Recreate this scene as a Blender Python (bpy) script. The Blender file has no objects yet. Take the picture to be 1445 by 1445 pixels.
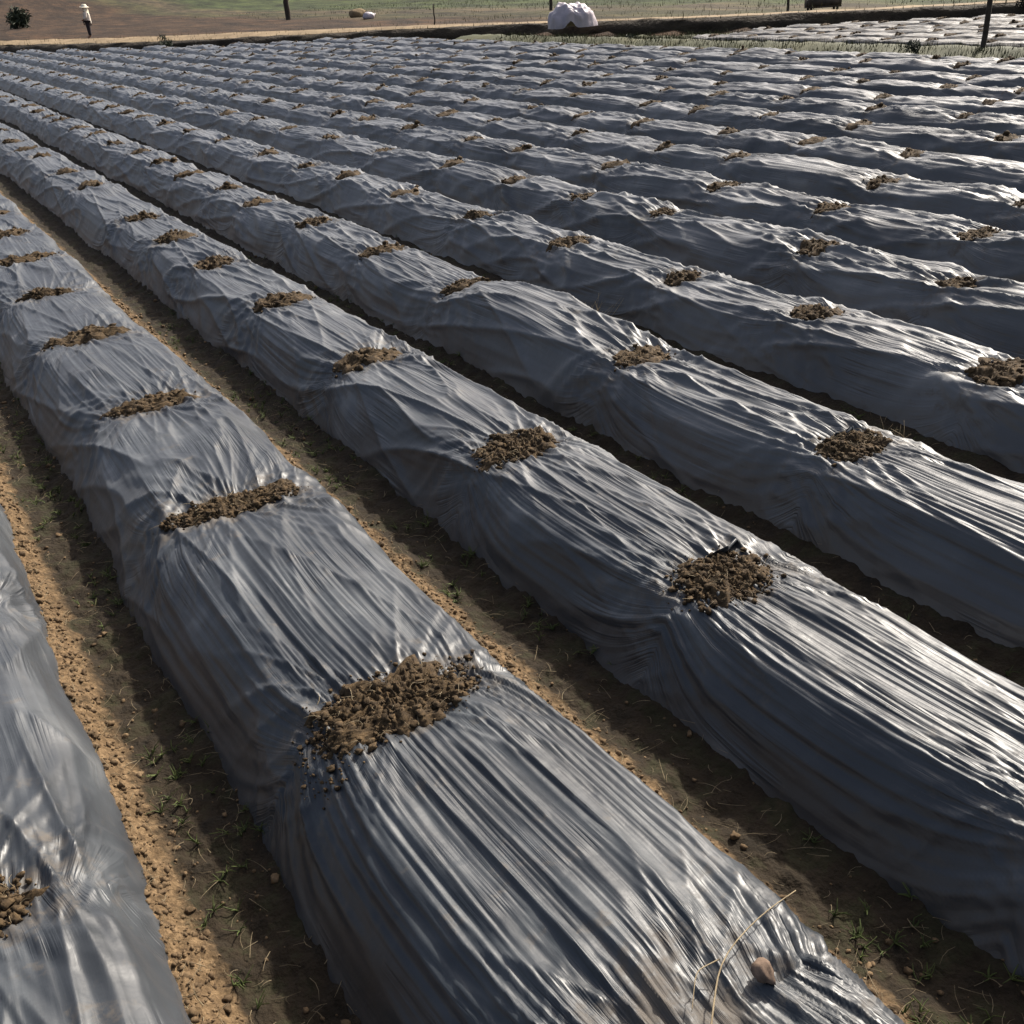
import bpy, math, random
import numpy as np
from mathutils import Matrix, Vector
rnd = random.Random(7)
NR = np.random.RandomState(11)
S = bpy.context.scene
COL = S.collection
# ------------------------------------------------------------------ camera
CAM = np.array([0, 0, 2.096])
FW = np.array([0.435732, 0.773657, -0.459991])
RT = np.array([0.853012, -0.518042, -0.063266])
UP = np.array([0.287241, 0.364811, 0.885667])
FPX = 1479.58 / 1445.0
cd = bpy.data.cameras.new('camera'); cam = bpy.data.objects.new('camera', cd); COL.objects.link(cam)
cd.sensor_width = 36; cd.lens = 36 * FPX; cd.clip_end = 3000; cd.clip_start = .05
m = Matrix(((RT[0], UP[0], -FW[0], CAM[0]), (RT[1], UP[1], -FW[1], CAM[1]), (RT[2], UP[2], -FW[2], CAM[2]), (0, 0, 0, 1)))
cam.matrix_world = m
S.camera = cam
# ------------------------------------------------------------------ light
SUN_EL, SUN_AZ = math.radians(41), math.radians(68)
W = bpy.data.worlds.new('World'); S.world = W; W.use_nodes = True
wn = W.node_tree.nodes; sk = wn.new('ShaderNodeTexSky'); sk.sky_type = 'NISHITA'; sk.sun_disc = False
sk.sun_elevation = SUN_EL; sk.sun_rotation = SUN_AZ; sk.air_density = .8; sk.dust_density = 6.0; sk.ozone_density = 1.0
hz = wn.new('ShaderNodeHueSaturation'); hz.inputs['Saturation'].default_value = .8; hz.inputs['Value'].default_value = 1.1   # thin milky haze
W.node_tree.links.new(sk.outputs[0], hz.inputs['Color']); W.node_tree.links.new(hz.outputs[0], wn['Background'].inputs[0]); wn['Background'].inputs[1].default_value = .08
sl = bpy.data.lights.new('sun', 'SUN'); sl.energy = 3.2; sl.angle = math.radians(1.5); sl.color = (1, .93, .82)
sun = bpy.data.objects.new('sun', sl); COL.objects.link(sun)
sd = Vector((math.sin(SUN_AZ) * math.cos(SUN_EL), math.cos(SUN_AZ) * math.cos(SUN_EL), math.sin(SUN_EL)))
sun.rotation_euler = sd.to_track_quat('Z', 'Y').to_euler()
S.view_settings.view_transform = 'Standard'; S.view_settings.look = 'None'
S.view_settings.exposure = 1.2; S.view_settings.gamma = 1

# ------------------------------------------------------------------ helpers
_P = NR.permutation(4096); _P = np.concatenate([_P, _P, _P])
_G = NR.rand(4096) * 2 * np.pi
def perlin(x, y, seed=0):
    x, y = np.broadcast_arrays(np.asarray(x, float) + seed * 17.37, np.asarray(y, float) + seed * 5.71)
    xi = np.floor(x).astype(int); yi = np.floor(y).astype(int); fx = x - xi; fy = y - yi
    def g(ix, iy, dx, dy):
        a = _G[_P[_P[ix & 4095] + (iy & 4095)]]
        return np.cos(a) * dx + np.sin(a) * dy
    u = fx * fx * fx * (fx * (fx * 6 - 15) + 10); v = fy * fy * fy * (fy * (fy * 6 - 15) + 10)
    a = g(xi, yi, fx, fy); b = g(xi + 1, yi, fx - 1, fy); c = g(xi, yi + 1, fx, fy - 1); d = g(xi + 1, yi + 1, fx - 1, fy - 1)
    return ((a + u * (b - a)) + v * ((c + u * (d - c)) - (a + u * (b - a)))) * 1.5
def fbm(x, y, seed=0, octv=4):
    s = 0; a = 1
    for i in range(octv): s = s + a * perlin(x * 2 ** i, y * 2 ** i, seed + i * 3); a *= .5
    return s
def ridge(n): return 1 - np.minimum(np.abs(n) * 1.6, 1)
def sstep(a, b, x):
    t = np.clip((x - a) / (b - a), 0, 1); return t * t * (3 - 2 * t)

def mesh_np(name, V, F, mat, smooth=True, uv=None, parent=None, mats=None, midx=None):
    V = np.asarray(V, np.float32).reshape(-1, 3); F = np.asarray(F, np.int32); k = F.shape[1]
    me = bpy.data.meshes.new(name)
    me.vertices.add(len(V)); me.vertices.foreach_set('co', V.ravel())
    me.loops.add(F.size); me.loops.foreach_set('vertex_index', F.ravel())
    me.polygons.add(len(F)); me.polygons.foreach_set('loop_start', np.arange(0, F.size, k, dtype=np.int32))
    me.polygons.foreach_set('loop_total', np.full(len(F), k, np.int32))
    if smooth: me.polygons.foreach_set('use_smooth', np.ones(len(F), bool))
    if uv is not None:
        l = me.uv_layers.new(name='film'); l.data.foreach_set('uv', np.asarray(uv, np.float32)[F.ravel()].ravel())
    for mm in (mats or [mat]): me.materials.append(mm)
    if midx is not None: me.polygons.foreach_set('material_index', np.asarray(midx, np.int32))
    me.update(calc_edges=True); me.validate()
    o = bpy.data.objects.new(name, me); COL.objects.link(o)
    if parent: o.parent = parent
    return o
def grid_faces(nu, nv, off=0):
    i = np.arange(nu - 1)[:, None] * nv + np.arange(nv - 1)[None, :]
    i = i.ravel() + off
    return np.stack([i, i + nv, i + nv + 1, i + 1], 1)
def tag(o, label=None, cat=None, group=None, kind=None):
    if label: o['label'] = label
    if cat: o['category'] = cat
    if group: o['group'] = group
    if kind: o['kind'] = kind
    return o
def empty(name, loc):
    o = bpy.data.objects.new(name, None); o.location = loc; o.empty_display_size = .2; COL.objects.link(o); return o
class Acc:                       # gathers triangles of many bits of ONE object
    def __init__(s): s.V = []; s.F = []; s.M = []; s.n = 0
    def add(s, V, F, mi=0):
        V = np.asarray(V, float).reshape(-1, 3); F = np.asarray(F, int)
        s.V.append(V); s.F.append(F + s.n); s.M.append(np.full(len(F), mi)); s.n += len(V)
    def obj(s, name, mat, smooth=True, parent=None, mats=None):
        return mesh_np(name, np.concatenate(s.V), np.concatenate(s.F), mat, smooth, None, parent, mats, np.concatenate(s.M))
def ico(sub):
    import bmesh
    bm = bmesh.new(); bmesh.ops.create_icosphere(bm, subdivisions=sub, radius=1)
    V = np.array([v.co[:] for v in bm.verts]); F = np.array([[v.index for v in f.verts] for f in bm.faces]); bm.free(); return V, F
ICO1, ICO2, ICO3 = ico(1), ico(2), ico(3)
def clod(r, detail=1):
    V, F = (ICO1, ICO2, ICO3)[detail - 1]
    s = NR.randint(1000); d = 1 + .55 * perlin(V[:, 0] * 1.3 + V[:, 2], V[:, 1] * 1.3 - V[:, 2] * .7, s) + .2 * NR.randn(len(V)) * (detail < 3)
    V = V * d[:, None] * np.array([1, NR.uniform(.6, 1), NR.uniform(.5, .9)]) * r
    a = NR.rand() * 6.283; c, q = math.cos(a), math.sin(a)
    return V @ np.array([[c, -q, 0], [q, c, 0], [0, 0, 1]]), F
def strip_blade(p0, d, length, w, bend, n=4):
    # thin bent straw, triangular section
    d = np.array(d, float); d /= np.linalg.norm(d); side = np.cross(d, [0, 0, 1]); side /= (np.linalg.norm(side) + 1e-9); up = np.cross(side, d)
    t = np.linspace(0, 1, n)
    c = p0 + np.outer(t * length, d) + np.outer(np.sin(t * math.pi) * bend[0], side) + np.outer(np.sin(t * math.pi) * bend[1], up)
    V = []
    for i in range(n):
        ww = w * (1 - .6 * t[i])
        V += [c[i] + side * ww, c[i] - side * ww, c[i] + up * ww * 1.2]
    F = []
    for i in range(n - 1):
        for k in range(3):
            a, b = i * 3 + k, i * 3 + (k + 1) % 3
            F += [[a, b, b + 3], [a, b + 3, a + 3]]
    return np.array(V), np.array(F)
def tube(pts, radii, n=8, squash=1.0):
    pts = np.array(pts, float); V = []; F = []
    for i, p in enumerate(pts):
        d = pts[min(i + 1, len(pts) - 1)] - pts[max(i - 1, 0)]; d /= np.linalg.norm(d)
        a = np.cross(d, [.123, .97, .2]); a /= np.linalg.norm(a); b = np.cross(d, a)
        for k in range(n):
            t = 6.2832 * k / n; V.append(p + radii[i] * (a * math.cos(t) + b * math.sin(t)))
    for i in range(len(pts) - 1):
        for k in range(n):
            q, r = i * n + k, i * n + (k + 1) % n
            F += [[q, r, r + n], [q, r + n, q + n]]
    for base, cc in ((0, pts[0]), ((len(pts) - 1) * n, pts[-1])):
        V.append(cc); ci = len(V) - 1
        for k in range(n): F.append([base + k, base + (k + 1) % n, ci])
    return np.array(V), np.array(F)

# ------------------------------------------------------------------ materials
def mat(name):
    M = bpy.data.materials.new(name); M.use_nodes = True; nt = M.node_tree
    return M, nt, nt.nodes['Principled BSDF'], lambda t: nt.nodes.new(t), nt.links.new
def ramp(nt, stops):
    r = nt.nodes.new('ShaderNodeValToRGB'); e = r.color_ramp.elements
    e[0].position, e[0].color = stops[0][0], (*stops[0][1], 1); e[1].position, e[1].color = stops[-1][0], (*stops[-1][1], 1)
    for p, c in stops[1:-1]: x = e.new(p); x.color = (*c, 1)
    return r
def noise_mat(name, stops, scale, detail=6, rough=.9, bump=.3, bscale=60, spec=.25, dist=.01, obj=True):
    M, nt, b, N, L = mat(name)
    tc = N('ShaderNodeNewGeometry'); nz = N('ShaderNodeTexNoise'); nz.inputs['Scale'].default_value = scale; nz.inputs['Detail'].default_value = detail; nz.inputs['Roughness'].default_value = .65
    L(tc.outputs['Position'], nz.inputs['Vector'])
    r = ramp(nt, stops); L(nz.outputs['Fac'], r.inputs[0]); L(r.outputs[0], b.inputs['Base Color'])
    b.inputs['Roughness'].default_value = rough; b.inputs['Specular IOR Level'].default_value = spec
    if bump:
        n2 = N('ShaderNodeTexNoise'); n2.inputs['Scale'].default_value = bscale; n2.inputs['Detail'].default_value = 5; L(tc.outputs['Position'], n2.inputs['Vector'])
        bp = N('ShaderNodeBump'); bp.inputs['Strength'].default_value = bump; bp.inputs['Distance'].default_value = dist; L(n2.outputs['Fac'], bp.inputs['Height']); L(bp.outputs[0], b.inputs['Normal'])
    return M
M_SOIL = noise_mat('furrow_soil', [(.28, (.025, .017, .010)), (.5, (.055, .036, .018)), (.72, (.11, .07, .034))], 7, bump=.7, bscale=55, dist=.012)
M_CLOD = noise_mat('soil_clods', [(.3, (.05, .032, .017)), (.55, (.125, .082, .043)), (.75, (.23, .158, .09))], 14, bump=.5, bscale=140, dist=.004)
M_HEAP = noise_mat('heap_soil', [(.3, (.016, .010, .005)), (.5, (.050, .032, .015)), (.7, (.11, .071, .034))], 45, bump=.6, bscale=150, dist=.004)
M_STRAW = noise_mat('dry_straw', [(.3, (.12, .09, .05)), (.7, (.30, .24, .15))], 25, bump=0, rough=.7)
M_WEED = noise_mat('weed_leaf', [(.3, (.035, .05, .014)), (.7, (.09, .11, .03))], 12, bump=0, rough=.7)
M_GRASS = noise_mat('verge_grass', [(.3, (.026, .031, .009)), (.55, (.050, .052, .017)), (.75, (.08, .074, .03))], .9, bump=0, rough=.8)
M_STONE = noise_mat('brown_stone', [(.3, (.09, .062, .045)), (.7, (.2, .14, .10))], 40, bump=.4, bscale=120, dist=.002)
M_BANK = noise_mat('bank_earth', [(.3, (.018, .013, .008)), (.6, (.04, .03, .018)), (.8, (.05, .046, .02))], 1.6, bump=.8, bscale=9, dist=.08)
M_PATH = noise_mat('path_dirt', [(.3, (.13, .092, .05)), (.7, (.26, .19, .11))], 1.2, bump=.4, bscale=14, dist=.03)
M_WOOD = noise_mat('weathered_wood', [(.3, (.025, .02, .015)), (.7, (.07, .055, .042))], 8, bump=.4, bscale=40)
M_TARP = noise_mat('white_tarp', [(.3, (.30, .27, .30)), (.7, (.45, .39, .41))], 2, bump=.2, bscale=12, rough=.5, spec=.4)
M_BUSH = noise_mat('bush_leaf', [(.3, (.012, .018, .012)), (.7, (.05, .06, .032))], 5, bump=0, rough=.7)

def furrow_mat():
    M, nt, b, N, L = mat('furrow_soil_lit_and_shaded')
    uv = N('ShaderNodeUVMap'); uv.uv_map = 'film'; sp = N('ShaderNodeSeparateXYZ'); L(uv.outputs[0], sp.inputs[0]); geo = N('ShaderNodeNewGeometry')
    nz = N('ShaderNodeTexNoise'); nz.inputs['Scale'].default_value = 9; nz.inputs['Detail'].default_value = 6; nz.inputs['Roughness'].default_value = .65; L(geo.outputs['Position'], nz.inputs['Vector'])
    shaded = ramp(nt, [(.28, (.010, .008, .005)), (.5, (.023, .016, .009)), (.62, (.024, .022, .010)), (.75, (.048, .034, .019))]); L(nz.outputs['Fac'], shaded.inputs[0])  # shade on the furrow floor, painted as darker soil
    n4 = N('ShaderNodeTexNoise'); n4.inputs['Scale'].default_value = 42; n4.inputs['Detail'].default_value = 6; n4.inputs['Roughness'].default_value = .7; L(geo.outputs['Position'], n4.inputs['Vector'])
    dry = ramp(nt, [(.3, (.035, .022, .011)), (.5, (.11, .071, .036)), (.7, (.22, .148, .08))]); L(n4.outputs['Fac'], dry.inputs[0])  # sunlit strip beside each bed, painted as paler soil
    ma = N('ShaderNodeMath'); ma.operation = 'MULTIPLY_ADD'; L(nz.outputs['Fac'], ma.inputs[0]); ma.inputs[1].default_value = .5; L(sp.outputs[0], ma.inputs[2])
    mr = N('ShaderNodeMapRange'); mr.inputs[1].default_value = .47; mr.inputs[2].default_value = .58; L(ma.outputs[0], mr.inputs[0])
    mx = N('ShaderNodeMix'); mx.data_type = 'RGBA'; L(mr.outputs[0], mx.inputs[0]); L(dry.outputs[0], mx.inputs[6]); L(shaded.outputs[0], mx.inputs[7]); L(mx.outputs[2], b.inputs['Base Color'])
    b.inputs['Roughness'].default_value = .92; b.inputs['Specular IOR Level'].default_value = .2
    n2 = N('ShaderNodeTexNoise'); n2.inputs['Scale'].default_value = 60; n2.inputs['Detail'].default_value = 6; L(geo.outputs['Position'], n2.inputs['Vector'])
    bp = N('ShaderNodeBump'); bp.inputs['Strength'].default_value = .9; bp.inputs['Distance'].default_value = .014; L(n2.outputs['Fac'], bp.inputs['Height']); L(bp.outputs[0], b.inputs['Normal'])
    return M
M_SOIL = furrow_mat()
def film_mat():
    M, nt, b, N, L = mat('black_mulch_film')
    uv = N('ShaderNodeUVMap'); uv.uv_map = 'film'; geo = N('ShaderNodeNewGeometry')
    # dusty patches: settled dust has its own shape on the plastic
    d1 = N('ShaderNodeTexNoise'); d1.inputs['Scale'].default_value = 2.3; d1.inputs['Detail'].default_value = 6; d1.inputs['Roughness'].default_value = .6; L(geo.outputs['Position'], d1.inputs['Vector'])
    mp = N('ShaderNodeMapping'); mp.inputs['Scale'].default_value = (1.2, 9, 1); L(uv.outputs[0], mp.inputs[0])
    d2 = N('ShaderNodeTexNoise'); d2.inputs['Scale'].default_value = 1.0; d2.inputs['Detail'].default_value = 5; L(mp.outputs[0], d2.inputs['Vector'])
    mx = N('ShaderNodeMath'); mx.operation = 'MULTIPLY'; L(d1.outputs['Fac'], mx.inputs[0]); L(d2.outputs['Fac'], mx.inputs[1])
    r = ramp(nt, [(.10, (.006, .009, .012)), (.24, (.013, .017, .022)), (.34, (.034, .040, .046)), (.46, (.11, .115, .118))]); L(mx.outputs[0], r.inputs[0]); sn = N('ShaderNodeTexNoise'); sn.inputs['Scale'].default_value = 11; sn.inputs['Detail'].default_value = 7; sn.inputs['Roughness'].default_value = .72; L(geo.outputs['Position'], sn.inputs['Vector'])
    da = N('ShaderNodeAttribute'); da.attribute_name = 'dirt'; dm = N('ShaderNodeMath'); dm.operation = 'MULTIPLY_ADD'; L(da.outputs['Fac'], dm.inputs[0]); dm.inputs[1].default_value = .20; L(sn.outputs['Fac'], dm.inputs[2])
    sm = N('ShaderNodeMapRange'); sm.inputs[1].default_value = .59; sm.inputs[2].default_value = .76; sm.inputs[4].default_value = .85; L(dm.outputs[0], sm.inputs[0])
    du = N('ShaderNodeAttribute'); du.attribute_name = 'bed_sheen'; dx = N('ShaderNodeMix'); dx.data_type = 'RGBA'; L(du.outputs['Fac'], dx.inputs[0]); L(r.outputs[0], dx.inputs[6]); dx.inputs[7].default_value = (.155, .16, .165, 1)   # grazing sky sheen of farther beds, painted into the film colour
    sx = N('ShaderNodeMix'); sx.data_type = 'RGBA'; L(sm.outputs[0], sx.inputs[0]); L(dx.outputs[2], sx.inputs[6]); sx.inputs[7].default_value = (.075, .062, .048, 1)
    L(sx.outputs[2], b.inputs['Base Color'])
    rr = N('ShaderNodeMapRange'); rr.inputs[1].default_value = .1; rr.inputs[2].default_value = .42; rr.inputs[3].default_value = .36; rr.inputs[4].default_value = .50; L(mx.outputs[0], rr.inputs[0]); rd = N('ShaderNodeMath'); rd.operation = 'MULTIPLY_ADD'; L(sm.outputs[0], rd.inputs[0]); rd.inputs[1].default_value = .35; L(rr.outputs[0], rd.inputs[2]); L(rd.outputs[0], b.inputs['Roughness'])
    b.inputs['IOR'].default_value = 1.5; b.inputs['Specular IOR Level'].default_value = .44; b.inputs['Sheen Weight'].default_value = .10; b.inputs['Sheen Roughness'].default_value = .45; b.inputs['Sheen Tint'].default_value = (.8, .8, .85, 1)
    # fine tension pleats running with the film's own stretch direction
    m2 = N('ShaderNodeMapping'); m2.inputs['Scale'].default_value = (.7, 26, 1); L(uv.outputs[0], m2.inputs[0])
    n1 = N('ShaderNodeTexNoise'); n1.inputs['Scale'].default_value = 1.0; n1.inputs['Detail'].default_value = 3; n1.inputs['Distortion'].default_value = .4; L(m2.outputs[0], n1.inputs['Vector'])
    b1 = N('ShaderNodeBump'); b1.inputs['Strength'].default_value = .42; b1.inputs['Distance'].default_value = .010
    s1 = N('ShaderNodeMath'); s1.operation = 'SUBTRACT'; L(n1.outputs['Fac'], s1.inputs[0]); s1.inputs[1].default_value = .5
    s2 = N('ShaderNodeMath'); s2.operation = 'ABSOLUTE'; L(s1.outputs[0], s2.inputs[0])
    s3 = N('ShaderNodeMapRange'); s3.interpolation_type = 'SMOOTHSTEP'; s3.inputs[1].default_value = 0; s3.inputs[2].default_value = .16; s3.inputs[3].default_value = 1; s3.inputs[4].default_value = 0; L(s2.outputs[0], s3.inputs[0])
    k1 = N('ShaderNodeTexNoise'); k1.inputs['Scale'].default_value = 3.1; k1.inputs['Detail'].default_value = 2; L(geo.outputs['Position'], k1.inputs['Vector'])
    k2 = N('ShaderNodeMapRange'); k2.inputs[1].default_value = .47; k2.inputs[2].default_value = .66; k2.inputs[3].default_value = .04; k2.inputs[4].default_value = 1; L(k1.outputs['Fac'], k2.inputs[0])
    k3 = N('ShaderNodeMath'); k3.operation = 'MULTIPLY'; L(s3.outputs[0], k3.inputs[0]); L(k2.outputs[0], k3.inputs[1]); L(k3.outputs[0], b1.inputs['Height'])
    n2 = N('ShaderNodeTexNoise'); n2.inputs['Scale'].default_value = 22; n2.inputs['Detail'].default_value = 4; L(geo.outputs['Position'], n2.inputs['Vector'])
    b2 = N('ShaderNodeBump'); b2.inputs['Strength'].default_value = .25; b2.inputs['Distance'].default_value = .006; L(n2.outputs['Fac'], b2.inputs['Height']); L(b1.outputs[0], b2.inputs['Normal'])
    L(b2.outputs[0], b.inputs['Normal'])
    return M
M_FILM = film_mat()

def ground_mat():
    M, nt, b, N, L = mat('far_fields')
    geo = N('ShaderNodeNewGeometry'); sp = N('ShaderNodeSeparateXYZ'); L(geo.outputs['Position'], sp.inputs[0])
    nz = N('ShaderNodeTexNoise'); nz.inputs['Scale'].default_value = .06; nz.inputs['Detail'].default_value = 5; L(geo.outputs['Position'], nz.inputs['Vector'])
    # strips of fields laid side by side along x, borders ragged
    ma = N('ShaderNodeMath'); ma.operation = 'MULTIPLY_ADD'; L(nz.outputs['Fac'], ma.inputs[0]); ma.inputs[1].default_value = 9; ma.inputs[2].default_value = -4.5
    ad = N('ShaderNodeMath'); ad.operation = 'ADD'; L(sp.outputs[0], ad.inputs[0]); L(ma.outputs[0], ad.inputs[1])
    mr = N('ShaderNodeMapRange'); mr.inputs[1].default_value = 0; mr.inputs[2].default_value = 150; L(ad.outputs[0], mr.inputs[0])
    br = (.036, .021, .012); gr = (.031, .042, .014); ol = (.043, .041, .018); pa = (.062, .047, .029)
    r = ramp(nt, [(0, br), (.165, br), (.185, ol), (.205, pa), (.225, gr), (.29, gr), (.31, br), (.36, (.06, .045, .03)), (.38, ol), (.46, gr), (.5, br), (.62, br), (.64, gr), (.8, ol), (1, (.06, .085, .03))])
    L(mr.outputs[0], r.inputs[0])
    mq = N('ShaderNodeMapping'); mq.inputs['Rotation'].default_value = (0, 0, .3); mq.inputs['Scale'].default_value = (1, .22, 1); L(geo.outputs['Position'], mq.inputs[0])
    n2 = N('ShaderNodeTexNoise'); n2.inputs['Scale'].default_value = .8; n2.inputs['Detail'].default_value = 9; n2.inputs['Roughness'].default_value = .75; L(mq.outputs[0], n2.inputs['Vector'])
    r2 = ramp(nt, [(.36, (.3, .3, .3)), (.5, (.9, .9, .88)), (.64, (1.9, 1.8, 1.65))]); L(n2.outputs['Fac'], r2.inputs[0])
    mm = N('ShaderNodeMix'); mm.data_type = 'RGBA'; mm.blend_type = 'MULTIPLY'; mm.inputs[0].default_value = 1; L(r.outputs[0], mm.inputs[6]); L(r2.outputs[0], mm.inputs[7]); L(mm.outputs[2], b.inputs['Base Color'])
    b.inputs['Roughness'].default_value = .95; b.inputs['Specular IOR Level'].default_value = .15
    n3 = N('ShaderNodeTexNoise'); n3.inputs['Scale'].default_value = 5; n3.inputs['Detail'].default_value = 5; L(geo.outputs['Position'], n3.inputs['Vector'])
    bp = N('ShaderNodeBump'); bp.inputs['Strength'].default_value = .8; bp.inputs['Distance'].default_value = .12; L(n3.outputs['Fac'], bp.inputs['Height']); L(bp.outputs[0], b.inputs['Normal'])
    return M
M_GROUND = ground_mat()

# ------------------------------------------------------------------ terrain
BANK = np.array([(-14, 96), (-4, 77), (2.5, 64.5), (6.8, 55.8), (9.0, 48.6), (11.2, 43.8), (14.2, 39.5), (17.0, 36.3), (19.4, 32.4), (21.3, 27.9), (23.1, 24.3), (25.1, 21.6), (27.5, 18.9), (31, 15), (38, 8), (48, -2)], float)
def bank_q(x, y):
    """signed distance past the bank line (positive = beyond)"""
    x = np.asarray(x, float); y = np.asarray(y, float); best = np.full(x.shape, 1e9); sg = np.ones(x.shape)
    for a, b in zip(BANK[:-1], BANK[1:]):
        d = b - a; L = d @ d; t = np.clip(((x - a[0]) * d[0] + (y - a[1]) * d[1]) / L, 0, 1)
        dx = x - a[0] - t * d[0]; dy = y - a[1] - t * d[1]; r = np.hypot(dx, dy)
        s = np.where(d[0] * dy - d[1] * dx > 0, 1.0, -1.0)
        u = r < best; best = np.where(u, r, best); sg = np.where(u, s, sg)
    return best * sg
def terrain(x, y):
    q = bank_q(x, y); r = np.hypot(x, y)
    z = np.where(q > 0, .2, -.05) + 0 * x
    z = z + np.where(q > 2, .1 * perlin(x * .25, y * .25, 3), 0)
    z = z + np.maximum(r - 95, 0) * .045 * sstep(95, 160, r) * (1 + .4 * perlin(x * .006, y * .006, 9)) * np.where(r > 500, 500 / np.maximum(r, 1) * 1.0, 1)
    return z
gx = np.concatenate([np.linspace(-900, -60, 30), np.linspace(-55, -6, 15), np.arange(-5, 60, 1.0), np.linspace(61, 150, 45), np.linspace(155, 1000, 50)])
gy = np.concatenate([np.linspace(-500, -20, 16), np.arange(-15, 120, 1.0), np.linspace(122, 250, 50), np.linspace(260, 1200, 50)])
GX, GY = np.meshgrid(gx, gy, indexing='ij')
o = mesh_np('ground', np.stack([GX, GY, terrain(GX, GY)], -1), grid_faces(len(gx), len(gy)), M_GROUND); o['kind'] = 'structure'

# bank: ragged earthen dyke with a trodden path on top
def bank_frames(step):
    P = []; 
    for a, b in zip(BANK[:-1], BANK[1:]):
        n = max(2, int(np.linalg.norm(b - a) / step)); P += [a + (b - a) * i / n for i in range(n)]
    P = np.array(P); 
    for _ in range(6): P[1:-1] = (P[:-2] + 2 * P[1:-1] + P[2:]) / 4
    T = np.gradient(P, axis=0); T /= np.linalg.norm(T, axis=1)[:, None]; N_ = np.stack([-T[:, 1], T[:, 0]], 1)
    return P, N_
BP, BN = bank_frames(.25)
prof = [(-.12, -.12), (-.05, .05), (0, .16), (.08, .3), (.2, .4), (.32, .43), (.42, .43)]
prof2 = [(.425, .432), (.75, .47), (1.1, .53), (1.4, .57), (1.65, .5), (2.2, .15)]
def sweep(pr, amp, seed, path=False):
    V = []
    for i in range(len(BP)):
        for j, (q, z) in enumerate(pr):
            a = amp if 0 < j else 0
            if path: f_ = float(np.interp(BP[i][1], [31, 42], [.12, 1])); z = .432 + (z - .432) * f_ if z > .44 else z; q = .425 + (q - .425) * (.55 + .45 * f_)
            px, py = BP[i] + BN[i] * (q + a * perlin(i * .3, j * .9, seed))
            V.append((px, py, z + a * .6 * perlin(i * .22, j * .8 + 50, seed)))
    return V
o = mesh_np('earth_bank', sweep(prof, .10, 4), grid_faces(len(BP), len(prof)), M_BANK); o['kind'] = 'structure'
o = mesh_np('path', sweep(prof2, .05, 8, True), grid_faces(len(BP), len(prof2)), M_PATH); o['kind'] = 'structure'
def bank_y(x):  # y of bank line at x
    return np.interp(x, BANK[:, 0], BANK[:, 1])

# ------------------------------------------------------------------ beds
ROWX = {-2: -1.38, -1: -.31, 0: .86, 1: 2.01, 2: 3.05, 3: 4.21, 4: 5.3, 5: 6.32, 6: 7.36, 7: 8.42, 8: 9.5, 9: 10.6, 10: 11.68, 11: 12.75, 12: 13.82, 13: 14.9, 14: 15.92}
KNOWN = {-2: [2.5], -1: [2.06], 0: [.99, 2.23, 3.76, 5.06, 6.52, 7.86, 9.0], 1: [.9, 2.17, 3.46, 4.96, 6.32, 7.71, 8.82, 10.0, 12.08], 2: [1.2, 2.62, 4.0, 5.79, 7.08, 8.38, 9.72],
         3: [1.5, 2.79, 3.97, 5.09, 6.35, 7.69], 4: [1.3, 2.6, 3.9, 5.0, 6.65], 5: [1.9, 3.2, 4.52, 5.85, 7.08], 6: [2.1, 3.5, 4.87, 6.25]}
PILES = {}
for k in ROWX:
    ys = list(KNOWN.get(k, [2.0 + rnd.random()]))
    end = float(bank_y(ROWX[k])) - .9
    while ys[-1] < end: ys.append(ys[-1] + rnd.choice([rnd.uniform(1.0, 1.5), rnd.uniform(1.1, 1.45), rnd.uniform(1.5, 2.0)]))
    ys = [y for y in ys if y < end - .2]
    while ys[0] > .6: ys.insert(0, ys[0] - rnd.uniform(1.2, 1.4))
    PILES[k] = np.array(ys)
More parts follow.
